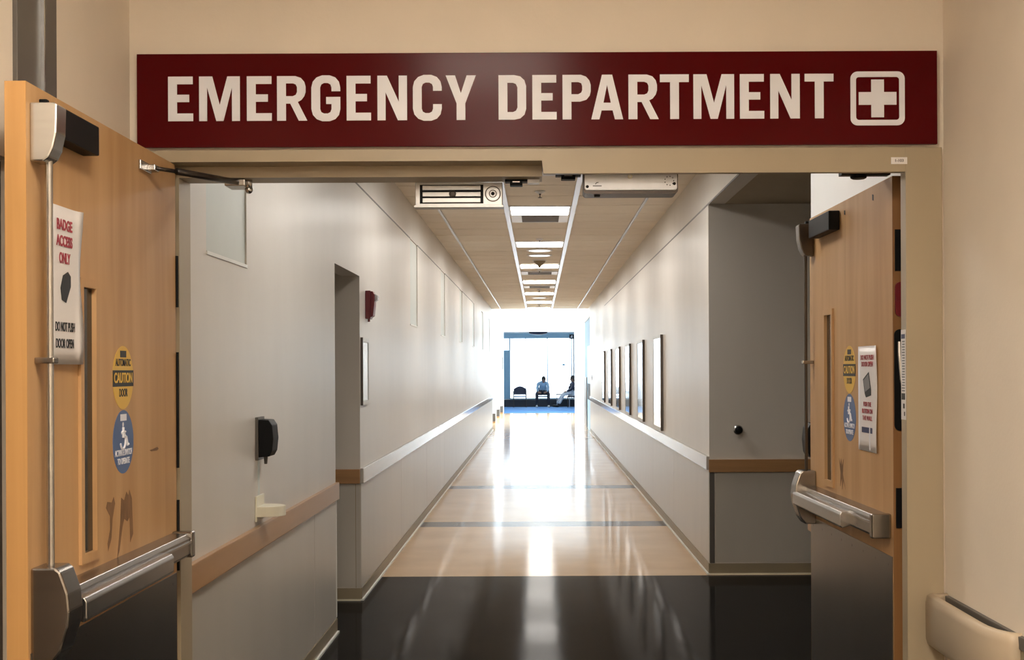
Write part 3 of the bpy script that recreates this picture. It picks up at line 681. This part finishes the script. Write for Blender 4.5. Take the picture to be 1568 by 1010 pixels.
# handrail in the vestibule
hr = thing('handrail', 'tan vinyl handrail with rounded return on the side wall beside the door frame', 'handrail', (VR, 3.6, .74))
def hrpath(): return [(-.004, .32), (-.055, .315), (-.058, -.10), (-.056, -.17), (-.045, -.225), (-.025, -.262), (-.002, -.28)]
prof = [(0, -.085), (.010, -.088), (.016, -.07), (.017, .04), (.013, .062), (0, .068), (-.013, .062), (-.016, .04), (-.016, -.07), (-.010, -.088)]
t = bmesh.new(); rings = []
pts = [Vector((x, y, 0)) for x, y in hrpath()]
for i, p in enumerate(pts):
    dd = (pts[min(i + 1, len(pts) - 1)] - pts[max(i - 1, 0)]).normalized(); nn = Vector((dd.y, -dd.x, 0))
    rings.append([t.verts.new(p + nn * a + Vector((0, 0, b))) for a, b in prof])
for q, w in zip(rings, rings[1:]):
    for k in range(len(prof)): t.faces.new((q[k], q[(k + 1) % len(prof)], w[(k + 1) % len(prof)], w[k]))
t.faces.new(rings[0][::-1]); t.faces.new(rings[-1]); bmesh.ops.recalc_face_normals(t, faces=t.faces)
m = MB(); m._add(t); m.build('rail', M['handrail'], hr, True)
MB().box(-.014, 0, -2.5, .33, .028, .062, .003).build('wall_channel', M['grey_jamb'], hr)
MB().box(-.008, 0, -2.5, .33, -.1, .028).build('backing_strip', M['base'], hr)

# ------------------------------------------------------------------ ceiling fittings
def ceiling_light(y, label):
    t = thing('ceiling_light', label, 'ceiling light', (.0175, y, ZC), 0, 'square ceiling lights down the corridor')
    MB().cells([-.292, -.275, .275, .292], [0, .02, .63, .65], [-.014, -.002], lambda a, b, c: -.275 < a < .275 and .02 < b < .63).build('frame', M['tbar'], t)
    MB().box(-.275, .275, .02, .63, -.010, -.004).build('diffuser', M['diffuser'], t)
    return t
lights_y = [5.35, 8.6, 11.85, 15.1, 18.4, 21.75, 25.1, 28.4, 31.2]
lab_l = ['lit square ceiling light just inside the doors, hidden by the head', 'lit square ceiling light by the side opening', 'lit square ceiling light beside the large square air register',
         'lit square ceiling light before the two round downlights', 'lit square ceiling light between the heat detector and the dark register', 'lit square ceiling light, fourth one seen below the door head',
         'lit square ceiling light, fifth one seen below the door head', 'lit square ceiling light, next to last before the lobby', 'lit square ceiling light at the lobby end of the corridor']
l0 = ceiling_light(lights_y[0], lab_l[0])
for y_, lb in zip(lights_y[1:], lab_l[1:]): dup(l0, (.0175, y_, ZC), lb)
def register(y, label, dark):
    t = thing('air_register', label, 'vent', (.0175, y, ZC), 0, 'square air registers')
    MB().box(-.285, .285, 0, .62, -.010, -.001, .002).build('panel', M['tbar'], t)
    MB().box(-.18, .19, .06, .56, -.014, -.010).build('grille', M['grille'], t)
    return t
register(12.52, 'white air register with a dark centre grille, closest to the doors', True)
register(19.75, 'white air register with a dark centre grille, second down the corridor', True)
register(23.1, 'white air register with a dark centre grille, third down the corridor', True)
def disc(y, r, label):
    t = thing('downlight', label, 'ceiling light', (.0175, y, ZC), 0, 'round downlights')
    MB().lathe([(r, 0), (r, .006), (r * .9, .016), (r * .85, .012)], (0, 0, 0), '-z', 28).build('rim', M['tbar'], t, True)
    MB().lathe([(r * .86, .004), (r * .8, .013), (0.001, .015)], (0, 0, 0), '-z', 28).build('diffuser', M['lit_disc'], t, True)
    return t
disc(16.25, .17, 'round lit downlight, the one next to the second light')
disc(16.95, .17, 'round lit downlight next to the heat detector')
disc(26.9, .17, 'round lit downlight far down the corridor')
hd = thing('heat_detector', 'cone shaped detector hanging beyond the two round downlights', 'detector', (.0175, 17.75, ZC))
MB().lathe([(.085, 0), (.085, .02), (.06, .05), (.02, .09), (.012, .11)], (0, 0, 0), '-z', 20).build('detector_body', M['base'], hd, True)
MB().lathe([(.10, 0), (.10, .012), (.085, .014)], (0, 0, 0), '-z', 20).build('mounting_ring', M['tbar'], hd, True)
def sprinkler(y, label):
    t = thing('fire_sprinkler', label, 'sprinkler', (.0175, y, ZC), 0, 'sprinkler heads down the corridor')
    MB().lathe([(.045, 0), (.042, .012), (.015, .024)], (0, 0, 0), '-z', 18).build('escutcheon', M['tbar'], t, True)
    MB().lathe([(.010, .01), (.010, .03), (.004, .034), (.004, .055), (.018, .056), (.018, .059)], (0, 0, 0), '-z', 12).build('sprinkler_head', M['dark_metal'], t, True)
    return t
sprinkler(10.9, 'small sprinkler head just below the door head, closest to the doors')
sprinkler(14.85, 'small sprinkler head beside the second light')
sprinkler(19.45, 'small sprinkler head beside the second air register')
sprinkler(24.2, 'small sprinkler head past the third air register')
sprinkler(29.6, 'small sprinkler head near the lobby end')

# warm lamps of the vestibule (above and behind the camera)
def vlamp(y, label):
    t = thing('ceiling_lamp', label, 'ceiling light', (-.22, y, VZ), 0, 'warm square vestibule lamps')
    MB().cells([-.32, -.30, .30, .32], [-.32, -.30, .30, .32], [-.02, -.002], lambda a, b, c: abs(a) < .3 and abs(b) < .3).build('frame', M['tbar'], t)
    MB().box(-.30, .30, -.30, .30, -.012, -.004).build('diffuser', M['diffuser_warm'], t)
    return t
vlamp(1.68, 'warm square ceiling lamp in front of the doors')
vlamp(-.5, 'warm square ceiling lamp further back in the vestibule')
vlamp(-2.4, 'warm square ceiling lamp at the back wall of the vestibule')

# ------------------------------------------------------------------ lobby at the far end
struct('wall_lobby_left', MB().cells([-4.3, -4.2], [YE, 33.5, 43.5, 44.3], [0, .3, 3.9, 4.7], lambda x, y, z: 33.5 < y < 43.5 and .3 < z < 3.9), M['white_wall'])
wn = struct('window_8', MB().cells([-4.27, -4.22], [33.5, 33.6, 38.45, 38.55, 43.4, 43.5], [.3, .4, 3.8, 3.9], lambda x, y, z: .4 < z < 3.8 and not 38.45 < y < 38.55 and 33.6 < y < 43.4), M['pict_frame'])  # unseen side glazing, put in to bring daylight into the lobby
MB().box(-4.25, -4.24, 33.6, 43.4, .4, 3.8).build('window_pane', M['glass'], wn)
struct('wall_lobby_near', MB().cells([-4.3, LX - .12, RX + .12, 2.2], [YE - .02, YE + .1], [0, ZC + .05, 4.7], lambda x, y, z: LX - .12 < x < RX + .12 and z < ZC), M['white_wall'])
struct('wall_lobby_right', MB().box(2.2, 2.3, YE, 44.3, 0, 4.7).box(1.36, 2.2, 35.2, 35.3, 0, 4.7), M['white_wall'])
struct('ceiling_lobby', MB().cells([-4.3, -3, 3, 3.2], [YE, 34, 43, 52], [4.6, 4.7], lambda x, y, z: -3 < x < 3 and 34 < y < 43), M['white_wall'])
sk = struct('window_9', MB().cells([-3, -2.95, -.03, .03, 2.95, 3], [34, 34.05, 37, 37.05, 40, 40.05, 42.95, 43], [4.6, 4.66], lambda x, y, z: (abs(x) > .03 and abs(x) < 2.95) and not (y < 34.05 or 37 < y < 37.05 or 40 < y < 40.05 or y > 42.95)), M['tbar'])  # unseen skylight, added to brighten the lobby
MB().box(-2.95, 2.95, 34.05, 42.95, 4.63, 4.64).build('window_pane', M['glass'], sk)
# wall with the wide opening onto the window alcove
struct('wall_lobby_far', MB().cells([-4.3, -1.22, 1.25, 2.3], [44.3, 44.45], [0, 2.83, 4.7], lambda x, y, z: -1.22 < x < 1.25 and z < 2.83), M['white_wall'])
# piers with dark bases along the glazed side
for i, y_ in enumerate((36.0, 39.9, 43.6)):
    p_ = struct('pillar_%d' % (i + 1), MB().box(-1.72, -1.255, y_, y_ + .35, 0, 4.6, .004), M['white_wall'])
    MB().box(-1.33, -1.235, y_ - .02, y_ + .3, .05, .27).build('base_panel', M['grey_jamb'], p_)
    MB().box(-1.33, -1.235, y_ - .02, y_ + .3, 0, .05).build('base_strip', M['rail'], p_)
# blue-grey door bay at the end of the long wall
dbay = struct('door_4', MB().box(RX + .03, RX + .07, 30.8, 35.2, 0, 2.79), M['bay'])
MB().box(RX + .015, RX + .03, 30.9, 33.0, 0, 2.1).build('door_leaf', M['blue_grey'], dbay)
MB().box(RX + .005, RX + .016, 31.0, 32.6, .75, 1.15).build('black_plate', M['black'], dbay)
MB().box(RX + .005, RX + .03, 33.4, 35.0, 0, 1.3).build('dark_panel', M['grey_jamb'], dbay)
# alcove with the big window
struct('wall_alcove_far', MB().cells([-2.4, -1.45, 1.40, 2.4], [51.5, 51.65], [0, .32, 2.99, 4.6], lambda x, y, z: -1.45 < x < 1.40 and .32 < z < 2.99), M['white_wall'])
struct('wall_alcove_left', MB().box(-2.5, -2.4, 44.45, 51.65, 0, 4.6), M['white_wall'])
struct('wall_alcove_right', MB().box(2.4, 2.5, 44.45, 51.65, 0, 4.6), M['white_wall'])
struct('trim_%d' % run_y.n, MB().box(-1.9, 1.9, 51.38, 51.5, 0, .30), M['dark_base']); run_y.n += 1
wx = [-1.45, -1.43, -1.20, -1.15, -.545, -.515, .33, .37, 1.31, 1.35, 1.39, 1.40]
w10 = struct('window_10', MB().cells(wx, [51.48, 51.6], [.32, .36, 2.77, 2.99], lambda x, y, z: .36 < z < 2.77 and not (x < -1.43 or -1.2 < x < -1.15 or -.545 < x < -.515 or .33 < x < .37 or 1.31 < x < 1.35 or x > 1.39)), M['blue_grey'])
MB().box(-1.43, 1.39, 51.53, 51.54, .36, 2.77).build('window_pane', M['glass'], w10)
MB().box(-1.43, -1.2, 51.5, 51.52, .36, 2.3).build('lower_panel', M['blue_grey'], w10)
MB().box(.34, .36, 51.42, 51.48, .36, 2.77).build('window_mullion', M['blue_grey'], w10)
MB().box(.95, 1.06, 51.40, 51.48, 1.66, 1.74, .01).build('window_latch', M['blue_grey'], w10)
cp = MB().box(-1.9, 1.9, 44.32, 51.38, .001, .012).build('carpet', M['carpet']); tag(cp, 'blue carpet strip on the floor before the big bright window', 'carpet')
ol = thing('ceiling_fixture', 'dark oval fixture hanging against the header of the big window', 'ceiling light', (-.02, 50.9, 2.99))
MB().sphere((0, 0, 0), .37, (1, .5, .26)).build('shade', M['seat'], ol, True)
MB().tube([(0, 0, 0), (0, 0, 1.58)], .02).build('stem', M['dark_metal'], ol)
es = thing('exit_sign', 'small black square sign with a white figure by the corner of the big window', 'sign', (1.33, 51.3, 2.83))
MB().box(-.09, .09, .0, .05, -.09, .09, .004).build('sign_body', M['black'], es)
MB().sphere((.015, -.002, .045), .016, (1, .3, 1)).tube([(.012, -.002, .03), (-.012, -.002, -.012), (-.04, -.002, -.05)], .014, 8).tube([(-.012, -.002, -.012), (.03, -.002, -.03), (.03, -.002, -.055)], .012, 8).tube([(.01, -.002, .02), (.045, -.002, .005)], .010, 8).tube([(.01, -.002, .02), (-.035, -.002, .015)], .010, 8).build('running_figure', M['letter'], es)
MB().tube([(0, .025, .09), (0, .16, .09)], .01).build('bracket', M['dark_metal'], es)
struct('ground', MB().box(-60, 60, 52.8, 160, -.3, -.1), M['ground'])

# waiting chairs and people
def waiting_chair(x, y, rz, label, seat_m, arms=True):
    t = thing('waiting_chair', label, 'chair', (x, y, .0125), rz, 'waiting chairs at the window')
    MB().box(-.24, .24, -.24, .22, .40, .455, .018).build('seat', seat_m, t, True)
    bk = [(-.24, .50)] + [(-.25 + .5 * k / 12, .66 + .18 * math.sin(math.pi * (.12 + .76 * k / 12))) for k in range(13)] + [(.24, .50)]
    MB().prism(bk, 'y', .20, .245, .012).build('backrest', M['seat'], t)
    for sx in (-1, 1):
        MB().tube([(sx * .25, -.22, 0), (sx * .25, -.22, .62 if arms else .42)], .013).build('front_leg', M['dark_metal'], t)
        MB().tube([(sx * .25, .24, 0), (sx * .25, .22, .44), (sx * .245, .235, .72)], .013).build('rear_leg', M['dark_metal'], t)
        if arms: MB().box(sx * .25 - .025, sx * .25 + .025, -.24, .20, .61, .64, .008).build('armrest', M['black'], t)
    MB().tube([(-.25, -.2, .36), (.25, -.2, .36)], .012).build('front_rail', M['chrome'], t)
    return t
waiting_chair(-.755, 50.65, 0, 'empty navy waiting chair in front of the big window', M['pale_cloth'])
waiting_chair(.16, 50.70, 0, 'waiting chair that the hunched person in a pale blue shirt sits on', M['pale_cloth'], False)
waiting_chair(1.36, 50.3, math.radians(-90), 'waiting chair under the person with stretched out legs', M['seat'], False)
tb = thing('side_table', 'low side table in front of the window between the two people', 'table', (.97, 50.95, .012))
MB().box(-.28, .28, -.2, .2, .49, .53, .006).build('table_top', M['grey_jamb'], tb)
for sx in (-1, 1):
    for sy in (-1, 1): MB().tube([(sx * .25, sy * .17, 0), (sx * .25, sy * .17, .5)], .014).build('leg', M['chrome'], tb)

def skin(name, verts, edges, radii, m, parent, root_i=0, sub=1):
    me = bpy.data.meshes.new(name); me.from_pydata(verts, edges, []); ob = bpy.data.objects.new(name, me); C.objects.link(ob)
    ob.modifiers.new('s', 'SKIN'); sd = ob.modifiers.new('d', 'SUBSURF'); sd.levels = sub; sd.render_levels = sub
    for i, r in enumerate(radii):
        sv = me.skin_vertices[0].data[i]; sv.radius = (r, r) if not isinstance(r, tuple) else r
        sv.use_root = (i == root_i)
    dg = bpy.context.evaluated_depsgraph_get(); dg.update()
    me2 = bpy.data.meshes.new_from_object(ob.evaluated_get(dg)); bpy.data.objects.remove(ob)
    for p in me2.polygons: p.use_smooth = True
    me2.name = name; me2.materials.clear(); me2.materials.append(m)
    o = bpy.data.objects.new(name, me2); C.objects.link(o); o.parent = parent
    return o
def head(parent, c, tilt, rz=0):
    rot = Euler((tilt, 0, rz))
    R3 = rot.to_matrix()
    def q(x, y, z): v = R3 @ Vector((x, y, z)); return (c[0] + v.x, c[1] + v.y, c[2] + v.z)
    m = MB().sphere(c, .1, (.76, .95, 1.18), rot=rot).sphere(q(0, -.05, -.06), .055, (.9, .9, 1), rot=rot).sphere(q(0, -.10, -.005), .016, (.8, 1.1, 1.5), rot=rot)
    m.sphere(q(.078, .0, -.005), .024, (.4, .7, 1.1), rot=rot).sphere(q(-.078, .0, -.005), .024, (.4, .7, 1.1), rot=rot)
    h = m.build('head', M['skin'], parent, True)
    for ex in (.03, -.03): MB().sphere(q(ex, -.088, .018), .010, rot=rot).build('eye', M['hair'], h, True)
    MB().sphere(q(0, -.096, -.055), .016, (1.2, .5, .35), rot=rot).build('mouth', M['red_ink'], h, True)
    MB().sphere(q(0, .016, .022), .104, (.84, .98, 1.16), rot=rot).sphere(q(0, .07, -.05), .08, (.95, .6, 1.2), rot=rot).build('hair', M['hair'], h, True)
def hand(parent, wrist, palm, dirv, side):
    # palm root + five fingers curling down from it
    w = Vector(wrist); d = (Vector(palm) - w).normalized(); s = Vector(side).normalized(); p = w + d * .09
    V = [tuple(w), tuple(w + d * .05), tuple(p)]; Ed = [(0, 1), (1, 2)]; Rr = [.024, (.034), .03]
    n = d.cross(s).normalized()
    for k, L in enumerate((.062, .072, .068, .055)):
        off = s * (-.030 + k * .020); i0 = len(V)
        a = p + off; bb = a + d * L * .6 + n * .012 * dirv; cc = bb + d * L * .3 + n * .03 * dirv
        V += [tuple(a), tuple(bb), tuple(cc)]; Ed += [(2, i0), (i0, i0 + 1), (i0 + 1, i0 + 2)]; Rr += [.0095, .009, .008]
    i0 = len(V); a = w + d * .04 - s * .036; bb = a + d * .04 - s * .018
    V += [tuple(a), tuple(bb)]; Ed += [(1, i0), (i0, i0 + 1)]; Rr += [.011, .009]
    return skin('hand', V, Ed, Rr, M['skin'], parent)
ns = thing('narrow_wall_sign', 'narrow dark sign on the white wall beside the window alcove', 'sign', (-1.265, 44.3, 1.52))
MB().box(-.028, .028, -.03, 0, 0, .43, .004).build('sign_body', M['grey_jamb'], ns)
ls = thing('light_switch', 'small dark switch on the long wall past the last framed print', 'switch', (RX, 29.6, 1.255))
MB().box(-.008, 0, -.04, .04, 0, .12, .002).build('plate', M['grey_jamb'], ls)
MB().box(-.014, -.008, -.012, .012, .04, .08, .002).build('rocker', M['black'], ls)
# person 1: hunched, forearms on the knees
p1 = thing('person', 'hunched seated person in pale blue shirt and dark trousers, elbows on knees', 'person', (.16, 50.6, .014))
V = [(0, .02, .59), (0, -.01, .70), (0, -.10, .86), (0, -.17, .97), (0, -.22, 1.03),
     (-.19, -.15, .94), (-.225, -.27, .76), (-.20, -.42, .63),
     (.19, -.15, .94), (.21, -.28, .76), (.17, -.42, .63)]
Ed = [(0, 1), (1, 2), (2, 3), (3, 4), (3, 5), (5, 6), (6, 7), (3, 8), (8, 9), (9, 10)]
b1 = skin('torso', V, Ed, [(.17, .12), (.16, .12), (.17, .12), (.11, .09), .055, .075, .055, .042, .075, .055, .042], M['shirt'], p1)
V = [(0, .03, .585), (-.11, -.02, .585), (-.24, -.42, .56), (-.24, -.44, .32), (-.24, -.42, .10), (.11, -.02, .585), (.22, -.42, .56), (.22, -.44, .32), (.22, -.42, .10)]
Ed = [(0, 1), (1, 2), (2, 3), (3, 4), (0, 5), (5, 6), (6, 7), (7, 8)]
skin('trousers', V, Ed, [(.14, .11), .10, .075, .062, .050, .10, .075, .062, .050], M['denim'], p1)
for sx in (-.24, .22):
    skin('shoe', [(sx, -.38, .05), (sx, -.47, .05), (sx * 1.05, -.60, .045)], [(0, 1), (1, 2)], [.05, .052, .042], M['shoe'], p1)
hand(p1, (-.21, -.42, .63), (-.10, -.49, .58), -1, (0, -.3, 1))
hand(p1, (.17, -.42, .63), (.06, -.49, .58), 1, (0, -.3, 1))
head(p1, (0.03, -.28, 1.10), math.radians(32), 0)
skin('neck', [(0, -.17, .97), (.02, -.25, 1.05)], [(0, 1)], [.055, .05], M['skin'], p1)
# person 2: half hidden behind the wall, legs stretched out
p2 = thing('person', 'person half hidden by the wall with legs stretched out across the carpet', 'person', (1.30, 50.3, .014))
V = [(-.02, .0, .66), (0, 0, .74), (.02, 0, .86), (.02, 0, .96), (.05, .19, .92), (.0, .25, .72), (-.20, .16, .64), (.05, -.19, .92), (.0, -.25, .72), (-.20, -.16, .64)]
skin('torso', V, [(0, 1), (1, 2), (2, 3), (3, 4), (4, 5), (5, 6), (3, 7), (7, 8), (8, 9)], [(.11, .15), (.12, .15), (.12, .15), (.08, .09), .075, .055, .042, .075, .055, .042], M['seat'], p2)
V = [(0, 0, .59), (-.04, .10, .59), (-.36, .11, .52), (-.58, .11, .14), (-.04, -.10, .59), (-.32, -.11, .52), (-.50, -.11, .14)]
skin('trousers', V, [(0, 1), (1, 2), (2, 3), (0, 4), (4, 5), (5, 6)], [(.11, .14), .10, .075, .05, .10, .075, .05], M['pale_cloth'], p2)
for yy, xx in ((.11, -.60), (-.11, -.52)):
    skin('shoe', [(xx + .03, yy, .06), (xx - .06, yy, .055), (xx - .17, yy, .06)], [(0, 1), (1, 2)], [.05, .05, .042], M['black'], p2)
hand(p2, (-.20, .16, .64), (-.30, .10, .60), 1, (0, 1, .2))
hand(p2, (-.20, -.16, .64), (-.30, -.10, .60), -1, (0, 1, .2))
head(p2, (.04, 0, 1.13), math.radians(10), math.radians(-90))
skin('neck', [(.05, 0, .96), (.045, 0, 1.06)], [(0, 1)], [.055, .05], M['skin'], p2)
